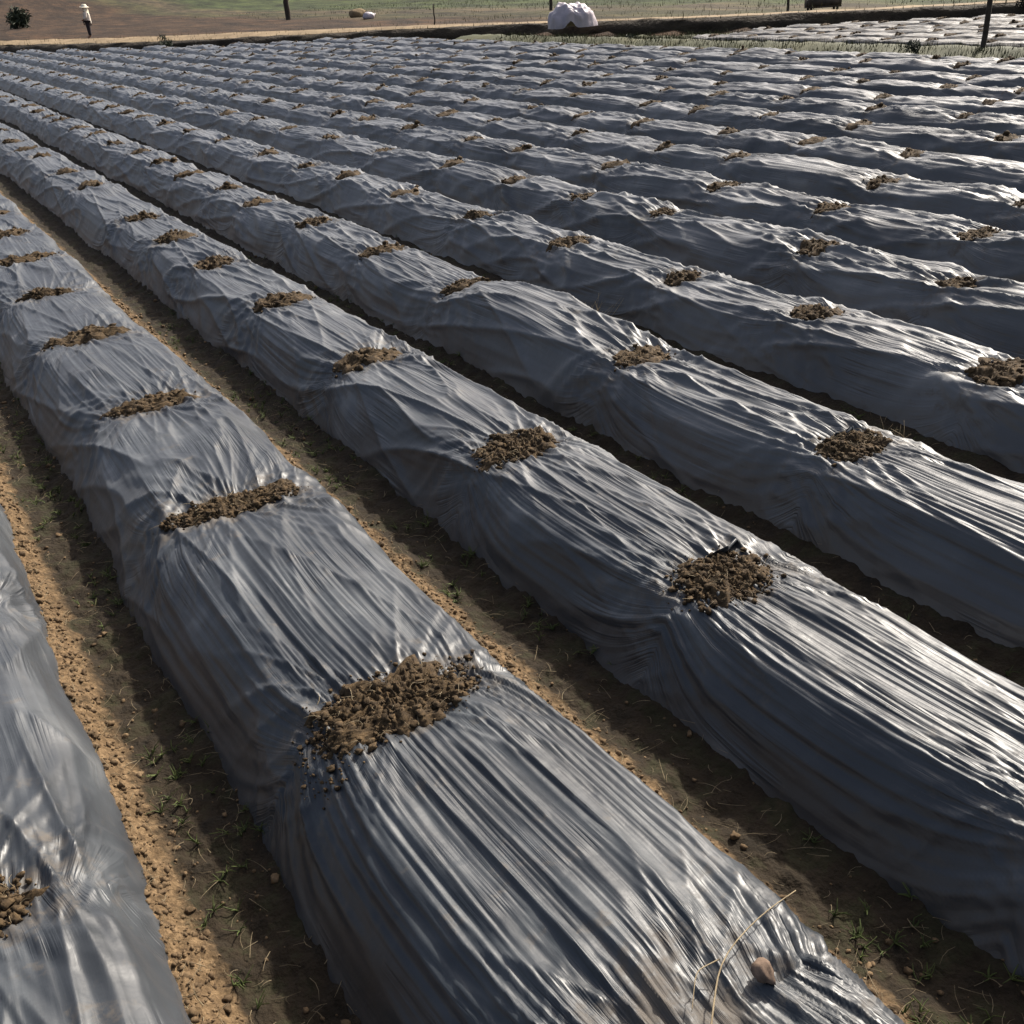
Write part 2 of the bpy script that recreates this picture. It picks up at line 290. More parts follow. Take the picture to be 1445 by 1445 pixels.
class Bed:
    def __init__(s, k, x, piles, W=.43, H=.30, seed=0):
        s.k, s.x, s.p, s.W, s.H, s.seed = k, x, np.asarray(piles), W, H, seed
        s.puff = {}; s.tight = 0; s.sag = .008 if k < 2 else .018 if k < 4 else .032
    def tau(s, y):
        p = s.p; i = np.clip(np.searchsorted(p, y) - 1, 0, len(p) - 2)
        L = p[i + 1] - p[i]; return np.clip((y - p[i]) / L, 0, 1), i
    def point(s, y, a, fine=True, k_amp=1.0):
        """y along the bed, a across in [-1, 1] (angle); returns position, uv"""
        y, a = np.broadcast_arrays(np.asarray(y, float), np.asarray(a, float)); sd = s.seed
        t, i = s.tau(y); mid = np.sin(np.pi * t) ** .7                      # 0 at soil heaps, 1 between
        L = s.p[i + 1] - s.p[i]
        di = np.minimum(t, 1 - t) * L                                       # metres to the nearest heap
        W = s.W * (1 + .05 * perlin(y * .7, 0, sd))
        Wl = W * (1 + .035 * perlin(y * 1.3, 3.3, sd + 40)); Wr = W * (1 + .035 * perlin(y * 1.3, 7.7, sd + 41))
        H = s.H * (1 + .09 * perlin(y * .45, 9, sd) + .035 * perlin(y * 1.2, 19, sd)) * (1 - s.sag + 2 * s.sag * mid * (1 + .7 * perlin(i * 3.7, 1.3, sd)))
        for j, pf in s.puff.items(): H = H * (1 + pf * np.where(i == j, mid, 0))
        u = np.abs(a)
        top = np.where(a < 0, .43, .28) + .04 * perlin(y * .8, np.sign(a) * 4, sd + 42)           # breadth of the slope against the crown
        pA = 1 - .10 * u * u; 
        def gf(v): 
            A_ = 1 - .12 * v * v; B_ = np.maximum((1 - v) / top, 1e-3); return (A_ ** -6 + B_ ** -6) ** (-1 / 6)
        g = gf(u); dg_ = (gf(np.minimum(u + .02, 1)) - gf(np.maximum(u - .02, 0))) / .04
        Ws = np.where(a < 0, Wl, Wr); sl = -dg_ * H / Ws; nl = np.sqrt(1 + sl * sl); nx = np.sign(a) * sl / nl; nz = 1 / nl
        lean = .10 * perlin(y * .55, 31, sd)                                # crown wanders from side to side
        x = s.x + .018 * perlin(y * .5, 5, sd) + a * Ws + lean * s.W * g * (1 - u)
        z = H * g + .010 * perlin(y * 1.1, a * 1.5, sd + 5) * g
        z = z - (.022 + .25 * s.sag) * np.exp(-(di / .15) ** 2) * np.exp(-(a / .6) ** 2)
        # taut pleats run straight along the bed and gather towards each heap
        c = 1 - .24 * np.exp(-(di / .16) ** 1.2)
        q = a / c
        env = np.clip(1 - u ** 8, 0, 1)
        hi = perlin(i * 5.3 + .5, 2.7, sd + 8)                               # some spans are tighter than others
        lo = np.clip(.5 * sstep(.0, .6, perlin(y * .8 + 3, a * 2.0, sd + 11)) + .7 * hi + s.tight * np.exp(-(y / 3.2) ** 4), 0, 1)
        w1 = ridge(perlin(q * 5.2 + .09 * perlin(y * 1.1, a * 2, sd + 2), y * .30, sd + 21))
        w2 = ridge(perlin(q * 15 + .10 * perlin(y * 1.3, a * 3, sd + 4), y * .38, sd + 31))
        D = .013 * (w1 ** 2.4 - .35) * (.35 + .65 * lo) + .0085 * (w2 ** 2.0 - .4) * (.15 + .85 * lo) * (.5 + .5 * c)
        sg = np.where(t < .5, 1, -1)
        dg = ridge(perlin(u * 3.4 - sg * y * 1.9, y * .7 + np.sign(a) * 9, sd + 51))
        D = D + .011 * (dg ** 4 - .2) * sstep(.1, .5, u) * np.exp(-(di / .40) ** 2)
        tr = ridge(perlin(y * 3.8 + 1.5 * u, a * 1.8, sd + 55))
        D = D + .006 * (tr ** 5 - .15) * np.exp(-(di / .26) ** 2)
        side = np.where(t < .5, 1, -1); ih = np.where(t < .5, i, i + 1)       # straight folds raying out of each heap
        psi = np.arctan2(a * s.W * 1.25, di + .05)
        ry = ridge(perlin(psi * 4.0 + ih * 7.7, side * 3.3 + .5 + di * .25, sd + 75)); ry2 = ridge(perlin(psi * 9.0 + ih * 3.1, side * 5.3 + .5 + di * .3, sd + 77))
        D = D + (.016 * (ry ** 2.6 - .3) + .005 * (ry2 ** 2 - .35)) * sstep(.03, .16, di) * np.exp(-(di / .52) ** 2) * (1 - .5 * lo)
        # slack facets with straight, sharp bounding creases
        f1 = ridge(perlin(a * 2.2 + y * .9, y * .4 - a * .9, sd + 57)); f2 = ridge(perlin(a * 2.0 - y * 1.0, y * .4 + a * .8, sd + 59))
        D = D + (.018 * (f1 ** 5 - .14) + .015 * (f2 ** 5 - .14)) * (1.1 - lo)
        D = D + .005 * perlin(y * 1.8, a * 2.2, sd + 61) + .009 * perlin(y * .7 + a, a * 1.5, sd + 62)
        D = D + .008 * ridge(perlin(y * 9, a * 9, sd + 71)) ** 2 * np.exp(-(di / .15) ** 2)
        if fine: D = D + .0046 * (ridge(perlin(q * 31 + .1 * perlin(y * 2, a * 4, sd + 6), y * .5, sd + 81)) ** 1.5 - .5) * (.15 + .85 * lo)
        D = D * env * k_amp
        x = x + D * nx; z = z + D * nz
        foot = sstep(.93, 1.0, u)
        x = x + np.sign(a) * foot * (.02 + .022 * perlin(y * 3.2, np.sign(a) * 5, sd + 91))
        z = z - .035 * foot
        return np.stack([x, y, z], -1), np.stack([y, q * .6], -1)
    def dirt(s, y, a):
        t, i = s.tau(y); L = s.p[i + 1] - s.p[i]; d = np.where(t < .5, t, (t - 1)) * L
        return np.exp(-(d / .17) ** 2 - (a / .75) ** 2) + .0 * a
def y_samples(x, y0, y1, k, mn):
    ys = [y0]
    while ys[-1] < y1:
        d = math.sqrt((x) ** 2 + ys[-1] ** 2 + 4); ys.append(ys[-1] + max(mn, k * d))
    ys[-1] = y1; return np.array(ys)
ORD = ['first', 'second', 'third', 'fourth', 'fifth', 'sixth', 'seventh', 'eighth', 'ninth', 'tenth', 'eleventh', 'twelfth', 'thirteenth', 'fourteenth', 'fifteenth', 'sixteenth', 'seventeenth', 'eighteenth', 'nineteenth', 'twentieth',
       'twenty-first', 'twenty-second', 'twenty-third', 'twenty-fourth', 'twenty-fifth', 'twenty-sixth', 'twenty-seventh', 'twenty-eighth', 'twenty-ninth', 'thirtieth'] 
ORD += ['thirty-' + o_ for o_ in ORD[:9]] + ['fortieth'] + ['forty-' + o_ for o_ in ORD[:9]] + ['fiftieth'] + ['fifty-' + o_ for o_ in ORD[:9]]
BEDS = {}; BED_OBJ = {}
def bed_name(k): return {-2: 'bed off the left edge', -1: 'cut-off bottom left corner bed'}.get(k, f'{ORD[k + 1]} bed from bottom left corner' if k < 14 else 'last bed beside the grass verge')
BED_LABEL = {-2: 'black film covered bed left of the corner bed, just outside the frame',
             -1: 'black film covered bed cut off by the bottom left corner of the picture',
             0: 'large foreground bed under pleated black film, brown stone on its near end',
             1: 'film covered bed right of the stone bed, torn film around its nearest heap',
             2: 'film covered bed with a pale puffed bulge between two heaps, behind the torn film bed'}
for k, x in ROWX.items():
    b = Bed(k, x, PILES[k], W={-2: .42, -1: .43, 0: .47, 1: .375, 2: .345}.get(k, .35) + .008 * rnd.uniform(-1, 1), H=.325 + .015 * rnd.uniform(-1, 1), seed=100 * (k + 3))
    BEDS[k] = b
    if k in (0, 1, 2): b.tight = (.9, .8, .4)[k]
    if k == 2: b.puff[int(np.searchsorted(PILES[2], 4.3)) - 1] = .16
    y0 = .15 if k < 3 else .6; y1 = float(bank_y(x)) - .9
    nv = 190 if k in (-1, 0, 1) else 160 if k == 2 else 130 if k == 3 else 100 if k < 6 else 64 if k < 10 else 44
    if k == -2: nv = 60
    ys = y_samples(x, y0, y1, (.0034 if k in (0, 1) else .0045) if k < 4 else .0055, .007 if k in (0, 1) else .010)
    a = np.linspace(-1, 1, nv)
    P, UV = b.point(ys[:, None], a[None, :], fine=nv > 110, k_amp=1.0 if k < 2 else 1.2 if k < 4 else 1.45)
    o = mesh_np('film_covered_bed', P, grid_faces(len(ys), nv), M_FILM, uv=UV.reshape(-1, 2))
    at = o.data.attributes.new('dirt', 'FLOAT', 'POINT'); at.data.foreach_set('value', b.dirt(ys[:, None], a[None, :]).astype(np.float32).ravel())
    BED_OBJ[k] = o; dv = {-2: .1, -1: .1, 0: .0, 1: .10, 2: .28}.get(k, .36)
    at = o.data.attributes.new('bed_sheen', 'FLOAT', 'POINT'); dn = dv * (1 + .8 * perlin(ys[:, None] * 1.1, a[None, :] * 1.3, 60 + k)).clip(.2, 2); at.data.foreach_set('value', dn.astype(np.float32).ravel())  # stronger on farther beds: painted silvery sheen
    tag(o, BED_LABEL.get(k, f'black film covered soil bed, {ORD[k + 1]} from the bottom left corner' if k < 14 else 'black film covered soil bed, last one beside the grass verge'), 'crop bed', 'film covered beds of the main field')

def flap(b, y, a, w, h, curl, face):
    P0, _ = b.point(np.full(9, y) + np.linspace(-.2, .2, 9) * 0, a + np.linspace(-w, w, 9), fine=False)
    t = np.linspace(0, 1, 7); V = []; UVs = []
    for i in range(9):
        hh = h * (1 - abs(i - 4) / 4.4) ** .7 * (1 + .35 * math.sin(i * 2.1 + y * 9))
        for tt in t:
            V.append(P0[i] + [.008 * math.sin(i * 1.7 + tt * 4), face * hh * (tt * .9 - curl * tt * tt) + .012 * math.sin(i * 1.3), hh * (math.sin(tt * 2.1) * .85) - .006]); UVs.append((tt * .2, i * .02))
    o = mesh_np('torn_flap', V, grid_faces(9, 7), M_FILM, uv=UVs, parent=BED_OBJ[b.k]); return o
for a_, w_, h_, y_ in [(.22, .2, .055, 2.29), (-.2, .13, .04, 2.285), (.05, .1, .03, 2.06), (-.3, .1, .03, 2.08)]:
    flap(BEDS[1], y_, a_, w_, h_, .35, -1 if y_ > 2.2 else 1)
flap(BEDS[2], 2.72, .1, .16, .055, .3, -1); flap(BEDS[3], 2.88, .0, .14, .05, .3, -1)
# ------------------------------------------------------------------ furrows
def furrow_z(k, x, y, xl, xr):
    """crumbly soil: banked up against the film on both sides"""
    u = (x - xl) / (xr - xl)
    z = .012 + .085 * np.exp(-(u / .24) ** 2) * (1 + .5 * perlin(y * 2.2, 1, 300 + k)) + .03 * np.exp(-((1 - u) / .16) ** 2)
    n = fbm(x * 14, y * 14, 310 + k, 4) + 1.1 * fbm(x * 4.5, y * 3.5, 315 + k, 2)
    return z + .012 * n + .010 * np.maximum(fbm(x * 45, y * 45, 330 + k, 2), 0) * (np.exp(-(u / .4) ** 2) + .25)
ks = sorted(ROWX)
for ka, kb in zip(ks[:-1], ks[1:]):
    xl, xr = ROWX[ka] + BEDS[ka].W - .05, ROWX[kb] - BEDS[kb].W + .05
    y1 = float(bank_y(xl)) - .3; y0 = -.4
    nx = 44 if ka < 2 else 26 if ka < 5 else 12
    ys = np.concatenate([np.arange(-.4, .8, .05), y_samples(xl, .8, y1, .004 if ka < 2 else .007, .010)])
    xs = np.linspace(xl, xr, nx)
    X, Y = np.meshgrid(xs, ys, indexing='ij'); Z = furrow_z(ka, X, Y, xl, xr)
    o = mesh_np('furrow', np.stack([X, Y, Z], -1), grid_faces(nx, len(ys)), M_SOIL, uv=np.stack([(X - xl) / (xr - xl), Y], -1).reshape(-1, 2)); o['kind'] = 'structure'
# loose crumbs, straw and small weeds in the near furrows
ac = Acc(); st = Acc(); wd = Acc()
for ka in (-2, -1, 0, 1, 2, 3):
    kb = ka + 1; xl, xr = ROWX[ka] + BEDS[ka].W - .05, ROWX[kb] - BEDS[kb].W + .05
    n = {-2: 200, -1: 4200, 0: 4200, 1: 2000, 2: 1200, 3: 500}[ka]
    ymax = 9 if ka > -2 else 5
    for _ in range(n):
        y = .6 + (ymax - .6) * rnd.random() ** 1.7
        u = min(abs(rnd.gauss(.12, .10)), .95) if rnd.random() < .9 else rnd.random()
        x = xl + u * (xr - xl); r = .0027 * math.exp(rnd.gauss(.35, .6)); r = min(r, .011) * (1 + .12 * y * .3)
        z = float(furrow_z(ka, np.array(x), np.array(y), xl, xr))
        V, F = clod(r, 1 if r < .011 else 2); ac.add(V + [x, y, z + r * .25], F)
    for _ in range(n // 4):
        y = .6 + (ymax - .6) * rnd.random() ** 1.5; u = rnd.random() ** 2; x = xl + u * (xr - xl)
        z = float(furrow_z(ka, np.array(x), np.array(y), xl, xr)) + .006
        an = rnd.random() * 6.28
        V, F = strip_blade(np.array([x, y, z]), (math.cos(an), math.sin(an), rnd.uniform(-.05, .25)), rnd.uniform(.02, .08), rnd.uniform(.0006, .0014), (rnd.uniform(-.01, .01), rnd.uniform(0, .008))); st.add(V, F)
    for _ in range(n // 14):
        y = .8 + (ymax - .8) * rnd.random() ** 1.2; u = rnd.uniform(.3, .95); x = xl + u * (xr - xl)
        if perlin(x * 2, y * 1.2, 77) < -.05: continue
        z = float(furrow_z(ka, np.array(x), np.array(y), xl, xr))
        for _ in range(rnd.randint(4, 9)):
            an = rnd.random() * 6.28; V, F = strip_blade(np.array([x, y, z]), (math.cos(an), math.sin(an), rnd.uniform(.2, 1.4)), rnd.uniform(.015, .05), rnd.uniform(.0012, .003), (rnd.uniform(-.006, .006), rnd.uniform(0, .01)), 3); wd.add(V, F)
tag(ac.obj('soil_crumbs', M_CLOD, smooth=False), kind='stuff')
tag(st.obj('straw_litter', M_STRAW, smooth=False), kind='stuff')
tag(wd.obj('furrow_weeds', M_WEED, smooth=False), kind='stuff')

# ------------------------------------------------------------------ soil heaps on the film
def proj(P):
    D = np.asarray(P) - CAM; z = D @ FW; return .5 + FPX * (D @ RT) / z, .5 - FPX * (D @ UP) / z, z
def heap_mesh(b, y, wa, wy, hh, level, dy=0, tail=0):
    """soil lying across the crest; follows the film below it. level 2 near, 1 mid, 0 far"""
    A = Acc(); nu, nv = ((9, 7), (22, 18), (64, 52))[level]
    a0 = rnd.uniform(-.06, .06)
    rr = np.linspace(0, 1, nu); ph = np.linspace(0, 2 * np.pi, nv * 2)
    R, PH = np.meshgrid(rr, ph, indexing='ij'); sd = NR.randint(10000)
    rag = 1 + .40 * perlin(np.cos(PH) * 2, np.sin(PH) * 2, sd) + .24 * perlin(np.cos(PH) * 6, np.sin(PH) * 6, sd + 1)
    aa = a0 + wa * R * rag * np.cos(PH); yy = y + wy * R * rag * np.sin(PH) + .0 * R
    P, _ = b.point(yy, aa, fine=False)
    hgt = hh * (1 - R ** 2) ** .8 * (1 + .35 * fbm(aa * 9, yy * 16, sd, 3)) + (.012 * fbm(aa * 34, yy * 48, sd, 2) + .010 * np.abs(fbm(aa * 60, yy * 85, sd + 5, 2))) * (1 - R ** 6) * (1 - R ** 6) - .012 * R ** 8 + .004
    P[..., 2] += hgt
    F = grid_faces(nu, nv * 2); F = np.concatenate([F[:, [0, 1, 2]], F[:, [0, 2, 3]]]); A.add(P, F)
    nc = (1100, 160, 12)[2 - level]
    def onheap(n, rmax, tl):
        th = NR.rand(n) * 6.283; r = np.sqrt(NR.rand(n)) * np.where(NR.rand(n) < .9, 1.05, rmax)
        a = a0 + wa * r * np.cos(th); y_ = y + wy * r * np.sin(th)
        if tl:
            m_ = NR.rand(n) < .09; a = np.where(m_, a0 - wa * NR.uniform(.7, 1.3, n), a); y_ = np.where(m_, y - wy * NR.uniform(.0, 1.5, n), y_); r = np.where(m_, 1.1, r)
        p, _ = b.point(y_, a, fine=False); p[:, 2] += hh * np.maximum(0, 1 - r * r) ** .8 * (1 + .35 * fbm(a * 9, y_ * 16, sd, 3)); return p
    for p in onheap(nc, 1.3, tail):
        rad = min(.0027 * math.exp(rnd.gauss(.35, .6)), .014) * (1, 1.6, 2.9)[2 - level]
        V, F = clod(rad, 2 if level == 2 and rad > .006 else 1)
        A.add(V + p + [0, 0, rad * .45], F)
    if level:
        for p in onheap((60, 16)[2 - level], 1.2, False):
            an = rnd.random() * 6.283
            V, F = strip_blade(p + [0, 0, .007], (math.cos(an), math.sin(an), rnd.uniform(-.1, .5)), rnd.uniform(.015, .05), rnd.uniform(.0007, .0015), (rnd.uniform(-.01, .01), rnd.uniform(0, .01))); A.add(V, F, 1)
    return A
cands = []
for k, b in BEDS.items():
    n_in = 0
    for i, y in enumerate(b.p):
        if k == 0 and abs(y - .99) < .02: continue
        u, v, z = proj([b.x, y, .3]); d = z
        inside = -.01 < u < 1.01 and -.01 < v < 1.02
        margin = -.15 < u < 1.2 and -.1 < v < 1.25
        if z < .5 or not margin: continue
        if inside: n_in += 1
        cands.append((d, k, i, y, inside, n_in))
cands.sort()
GR = 'soil heaps weighing down the film'
SPECIAL = {(0, 1): 'broad crumbly soil heap nearest the camera on the big foreground bed',
           (1, 1): 'soil heap with torn film edges, nearest on the bed right of the foreground bed',
           (-1, 1): 'small soil heap cut by the left frame edge on the bottom left corner bed'}
SIZES = {(0, 2.23): (.53, .135, .03), (0, 3.76): (.54, .085, .024), (1, 2.17): (.42, .13, .028), (1, 3.46): (.46, .12, .026), (0, 5.06): (.42, .09, .022), (2, 2.62): (.42, .1, .024), (2, 4.0): (.46, .11, .025), (1, 4.96): (.46, .11, .025), (-1, 2.06): (.3, .09, .02)}
rest = Acc(); nind = 0
for d, k, i, y, inside, idx in cands:
    b = BEDS[k]; lv = 2 if d < 4.6 else 1 if d < 9.5 else 0
    if lv == 0 and k > 2: rnd.random()
    wa, wy, hh = SIZES.get((k, round(float(y), 2)), (rnd.uniform(.28, .56), rnd.uniform(.07, .13), rnd.uniform(.016, .03) + (.018 if lv == 0 else .010)))
    A = heap_mesh(b, y, wa, wy, hh, lv, tail=k == 0 and abs(y - 2.23) < .01)
    if nind < 300:
        nind += 1
        o = A.obj('soil_heap', None, smooth=False, mats=[M_HEAP, M_STRAW])
        lab = SPECIAL.get((k, idx)) if inside else f'soil heap outside the frame on the {bed_name(k)}'
        if not lab: lab = f'soil heap {ORD[idx - 1]} in view along the {bed_name(k)}'
        tag(o, lab, 'soil heap', GR)
    else:
        rest.add(np.concatenate(A.V), np.concatenate(A.F))
print('HEAPS', len(cands), 'inside', sum(c[4] for c in cands))

# ------------------------------------------------------------------ neighbouring plot past the verge
nbx = [19.9 + 1.05 * j for j in range(8)]
for j, x in enumerate(nbx):
    y1 = min(float(bank_y(x)) - .6, 23.3 + .4 * perlin(x * .9, 2, 4)); y0 = 5.0
    if y1 < y0 + 2: continue
    ps = [y0 - 1]; 
    while ps[-1] < y1 + 1: ps.append(ps[-1] + rnd.uniform(1.0, 1.5))
    b = Bed(50 + j, x, ps, W=.40, H=.2, seed=5000 + 77 * j)
    ys = y_samples(x, y0, y1, .0045, .02); a = np.linspace(-1, 1, 40)
    P, UV = b.point(ys[:, None], a[None], fine=False)
    o = mesh_np('film_covered_bed', P, grid_faces(len(ys), 40), M_FILM, uv=UV.reshape(-1, 2))
    tag(o, f'film covered bed in the small plot behind the verge, {ORD[j]} from the dark pole', 'crop bed', 'film covered beds of the plot behind the verge')
    at = o.data.attributes.new('dirt', 'FLOAT', 'POINT'); at.data.foreach_set('value', np.full(len(P.reshape(-1, 3)), .95, np.float32))
    for y in b.p:
        if y0 < y < y1 - .1:
            A = heap_mesh(b, y, .4, .12, .045, 0); rest.add(np.concatenate(A.V), np.concatenate(A.F))
if rest.V: tag(rest.obj('distant_soil_heaps', M_HEAP), kind='stuff')

# ------------------------------------------------------------------ grass verge
xs = np.linspace(16.42, 19.05, 16); ys = np.arange(4, 33.5, .2)
X, Y = np.meshgrid(xs, ys, indexing='ij')
Z = .02 + .21 * np.exp(-((X - 18.45) / .62) ** 2) + .05 * fbm(X * 1.5, Y * 1.5, 400, 3)
Z = np.where((X < 16.5) | (X > 18.95), -.06, Z)
xs2 = np.linspace(18.9, 26, 20); ys2 = np.arange(23.6, 34, .3); X2, Y2 = np.meshgrid(xs2, ys2, indexing='ij')
Z2 = .03 + .05 * fbm(X2 * 1.2, Y2 * 1.2, 420, 3); Z2 = np.where(bank_q(X2, Y2) > -.05, -.3, Z2)
o = mesh_np('grass_patch', np.stack([X2, Y2, Z2], -1), grid_faces(len(xs2), len(ys2)), M_GRASS); o['kind'] = 'structure'
o = mesh_np('grass_verge', np.stack([X, Y, Z], -1), grid_faces(len(xs), len(ys)), M_GRASS); o['kind'] = 'structure'
def blades(A, n, fx, fz, lo, hi, w):
    for _ in range(n):
        x, y = fx(); z = fz(x, y); an = rnd.random() * 6.283; h = rnd.uniform(lo, hi); q = rnd.uniform(.1, .6) * h
        dx, dy = math.cos(an), math.sin(an)
        A.add([(x - dy * w, y + dx * w, z - .01), (x + dy * w, y - dx * w, z - .01), (x + dx * q, y + dy * q, z + h)], [[0, 1, 2]])
gv = Acc()
blades(gv, 9000, lambda: (rnd.gauss(18.0, .6), rnd.uniform(6, 31)), lambda x, y: .02 + .21 * math.exp(-((x - 18.45) / .62) ** 2), .03, .12, .009)
def patchp():
    while True:
        x = rnd.uniform(18.8, 26); y = rnd.uniform(23.4, 33)
        if bank_q(np.array(x), np.array(y)) < -.1: return x, y
blades(gv, 3500, patchp, lambda x, y: .03, .04, .15, .008)
# tufts along the foot of the bank and on its shoulder
def bankp():
    i = rnd.randrange(len(BP)); q = rnd.choice([rnd.gauss(-.1, .15), rnd.gauss(.35, .12), rnd.gauss(1.4, .25)]); p = BP[i] + BN[i] * q; return p[0], p[1]
def bankz(x, y):
    q = float(bank_q(np.array(x), np.array(y))); return float(np.interp(q, [-.2, 0, .2, .42, 1.1, 1.4, 2.2, 3], [-.05, .16, .4, .43, .53, .57, .16, .2]))
blades(gv, 5000, bankp, bankz, .04, .14, .008)
tag(gv.obj('grass', M_GRASS, smooth=False), kind='stuff')
fg = Acc()
def fieldp():
    while True:
        x = rnd.uniform(24, 60); y = rnd.uniform(16, 90)
        if bank_q(np.array(x), np.array(y)) > 1.6 and (x > 29 + .03 * y or perlin(x * .3, y * .3, 5) > .25): return x, y
blades(fg, 9000, fieldp, lambda x, y: .2, .05, .2, .014)
tag(fg.obj('field_grass', M_GRASS, smooth=False), kind='stuff')

# ------------------------------------------------------------------ small things in the foreground
b0 = BEDS[0]
def on_bed(b, x, y):
    a = np.linspace(-1, 1, 400); P, _ = b.point(np.full(400, y), a, fine=False); j = np.argmin(np.abs(P[:, 0] - x)); return P[j]
p = on_bed(b0, 1.05, 1.0); V, F = clod(.026, 3); V = V * [1.0, 1.0, .9]
o = mesh_np('stone', V + p + [0, 0, .016], F, M_STONE); tag(o, 'small dull brown stone resting on the near end of the foreground bed', 'stone')
A = Acc()
def stalk(pts, r): 
    pts = np.array(pts); t = np.linspace(0, 1, len(pts)); tt = np.linspace(0, 1, 16)
    c = np.stack([np.interp(tt, t, pts[:, i]) for i in range(3)], 1)
    for _ in range(3): c[1:-1] = (c[:-2] + 2 * c[1:-1] + c[2:]) / 4
    return tube(c, np.linspace(r, r * .5, 16), 6)
q1 = on_bed(b0, .82, .90) + [0, 0, .012]; q2 = on_bed(b0, .99, 1.06) + [0, 0, .012]; q3 = np.array([1.29, 1.15, .27])
V, F = stalk([q1 + [0, 0, .01], (q1 + q2) / 2 + [0, 0, .02], q2 + [0, 0, .014], (q2 + q3) / 2 + [0, 0, .03], q3], .0022); A.add(V, F)
V, F = stalk([q2 + [0, 0, .012], q2 + [-.06, .0, .02], q2 + [-.12, -.06, .012]], .0016); A.add(V, F)
o = A.obj('straw_stalk', M_STRAW); tag(o, 'long dry straw stalk lying across the foreground bed by the brown stone', 'straw')
for (x, y, hgt, lab) in [(3.62, 5.25, .3, 'dry grass tuft in the furrow beyond the pale bulging film'), (3.66, 2.9, .16, 'small dry grass tuft in the furrow beside the fourth bed at the right')]:
    A = Acc()
    for _ in range(46):
        an = rnd.random() * 6.283; V, F = strip_blade(np.array([x + rnd.gauss(0, .02), y + rnd.gauss(0, .03), .01]), (math.cos(an), math.sin(an), rnd.uniform(.6, 3)), hgt * rnd.uniform(.4, 1), .0022, (rnd.uniform(-.03, .03), rnd.uniform(0, .04)), 5); A.add(V, F)
    tag(A.obj('dry_grass_tuft', M_STRAW, smooth=False), lab, 'grass tuft')

# ------------------------------------------------------------------ background things
def post(name, base, top, r, lab, cat, extra=None):
    base, top = np.array(base, float), np.array(top, float)
    c = [base + (top - base) * t + NR.randn(3) * [.3 * r, .3 * r, 0] * (0 < t < 1) for t in np.linspace(0, 1, 9)]
    V, F = tube(c, np.linspace(r, r * .8, 9), 10); o = mesh_np(name, V, F, M_WOOD); tag(o, lab, cat); return o
post('wooden_pole', (18.45, 13.72, -.05), (18.7, 13.68, 4.2), .052, 'tall dark wooden pole standing on the grass verge at the right', 'pole')
post('wooden_post', (24.4, 66.2, .1), (24.45, 66.2, 4.0), .17, 'thick dark post left of centre standing in the far brown field', 'post')
post('thin_stake', (20.5, 39.7, .1), (20.5, 39.7, 1.05), .03, 'thin brown stake in the brown field left of the white tarp', 'stake')
post('wooden_post', (29.1, 44.7, .1), (29.1, 44.7, 3.0), .08, 'dark slim post standing behind the white tarp heap', 'post')
post('thin_stake', (26.9, 27.4, .1), (26.95, 27.4, 2.6), .045, 'slim grey stake beside the dark cart at the upper right', 'stake')
# dark cart-like box on a post leg
e = empty('field_cart', (26.75, 25.75, .12)); tag(e, 'low dark wooden field cart on short legs at the upper right', 'cart')
def box(c, s, rot=0):
    v = np.array([[i, j, k] for i in (-.5, .5) for j in (-.5, .5) for k in (-.5, .5)]) * s; cs, sn = math.cos(rot), math.sin(rot)
    v = v @ np.array([[cs, sn, 0], [-sn, cs, 0], [0, 0, 1]]) + np.array(c)
    return v, np.array([[0, 1, 3, 2], [4, 6, 7, 5], [0, 4, 5, 1], [2, 3, 7, 6], [0, 2, 6, 4], [1, 5, 7, 3]])
A = Acc()
for c, s in [((0, 0, .3), (1.0, .55, .04)), ((0, -.26, .42), (1.0, .03, .2)), ((0, .26, .42), (1.0, .03, .2)), ((-.485, 0, .42), (.03, .49, .2)), ((.485, 0, .42), (.03, .49, .2))]:
    V, F = box(c, s); A.add(V, F)
o = A.obj('cart_box', M_WOOD, smooth=False, parent=e); o.rotation_euler = (0, 0, -.55)
for sx in (-.4, .4):
    for sy in (-.2, .2):
        V, F = box((sx, sy, .12), (.06, .06, .33)); A = Acc(); A.add(V, F)
        o = A.obj('leg', M_WOOD, smooth=False, parent=e); o.rotation_euler = (0, 0, -.55)
# leafy clumps
def bush(name, base, rx, h, n, leaf, m_, lab, cat='bush'):
    A = Acc(); B = np.array(base, float)
    lob = [(rnd.uniform(-.5, .5) * rx, rnd.uniform(-.5, .5) * rx, rnd.uniform(.2, .7) * h, rnd.uniform(.35, .6)) for _ in range(7)]
    for _ in range(n):
        l = rnd.choice(lob); v = NR.randn(3); v /= np.linalg.norm(v); v *= rnd.random() ** .4
        p_ = B + [l[0] + v[0] * rx * l[3], l[1] + v[1] * rx * l[3], max(.02, l[2] + v[2] * h * l[3] * .7)]
        d = NR.randn(3) * leaf; e_ = NR.randn(3) * leaf
        A.add([p_, p_ + d, p_ + e_], [[0, 1, 2]])
    for _ in range(5):
        an = rnd.random() * 6.28; V, F = strip_blade(B + [0, 0, -.03], (math.cos(an) * .5, math.sin(an) * .5, 1), h * .8, .015, (0, 0)); A.add(V, F)
    o = A.obj(name, m_, smooth=False); tag(o, lab, cat); return o
bush('dark_bush', (14.2, 100.0, .25), 1.0, 1.7, 900, .17, M_BUSH, 'dark rounded bush at the far upper left beyond the path')
bush('bank_shrub', (11.05, 43.2, .1), .32, .62, 500, .04, M_BUSH, 'small dark shrub on the edge of the earth bank, right of the person', 'shrub')
bush('weed_clump', (17.8, 14.7, .1), .2, .3, 420, .025, M_BUSH, 'dark weed clump on the grass verge left of the pole', 'weed')
bush('weed_clump', (18.6, 24.6, .03), .28, .36, 420, .03, M_BUSH, 'dark weed clump at the far end of the grass verge, right of the white tarp', 'weed')
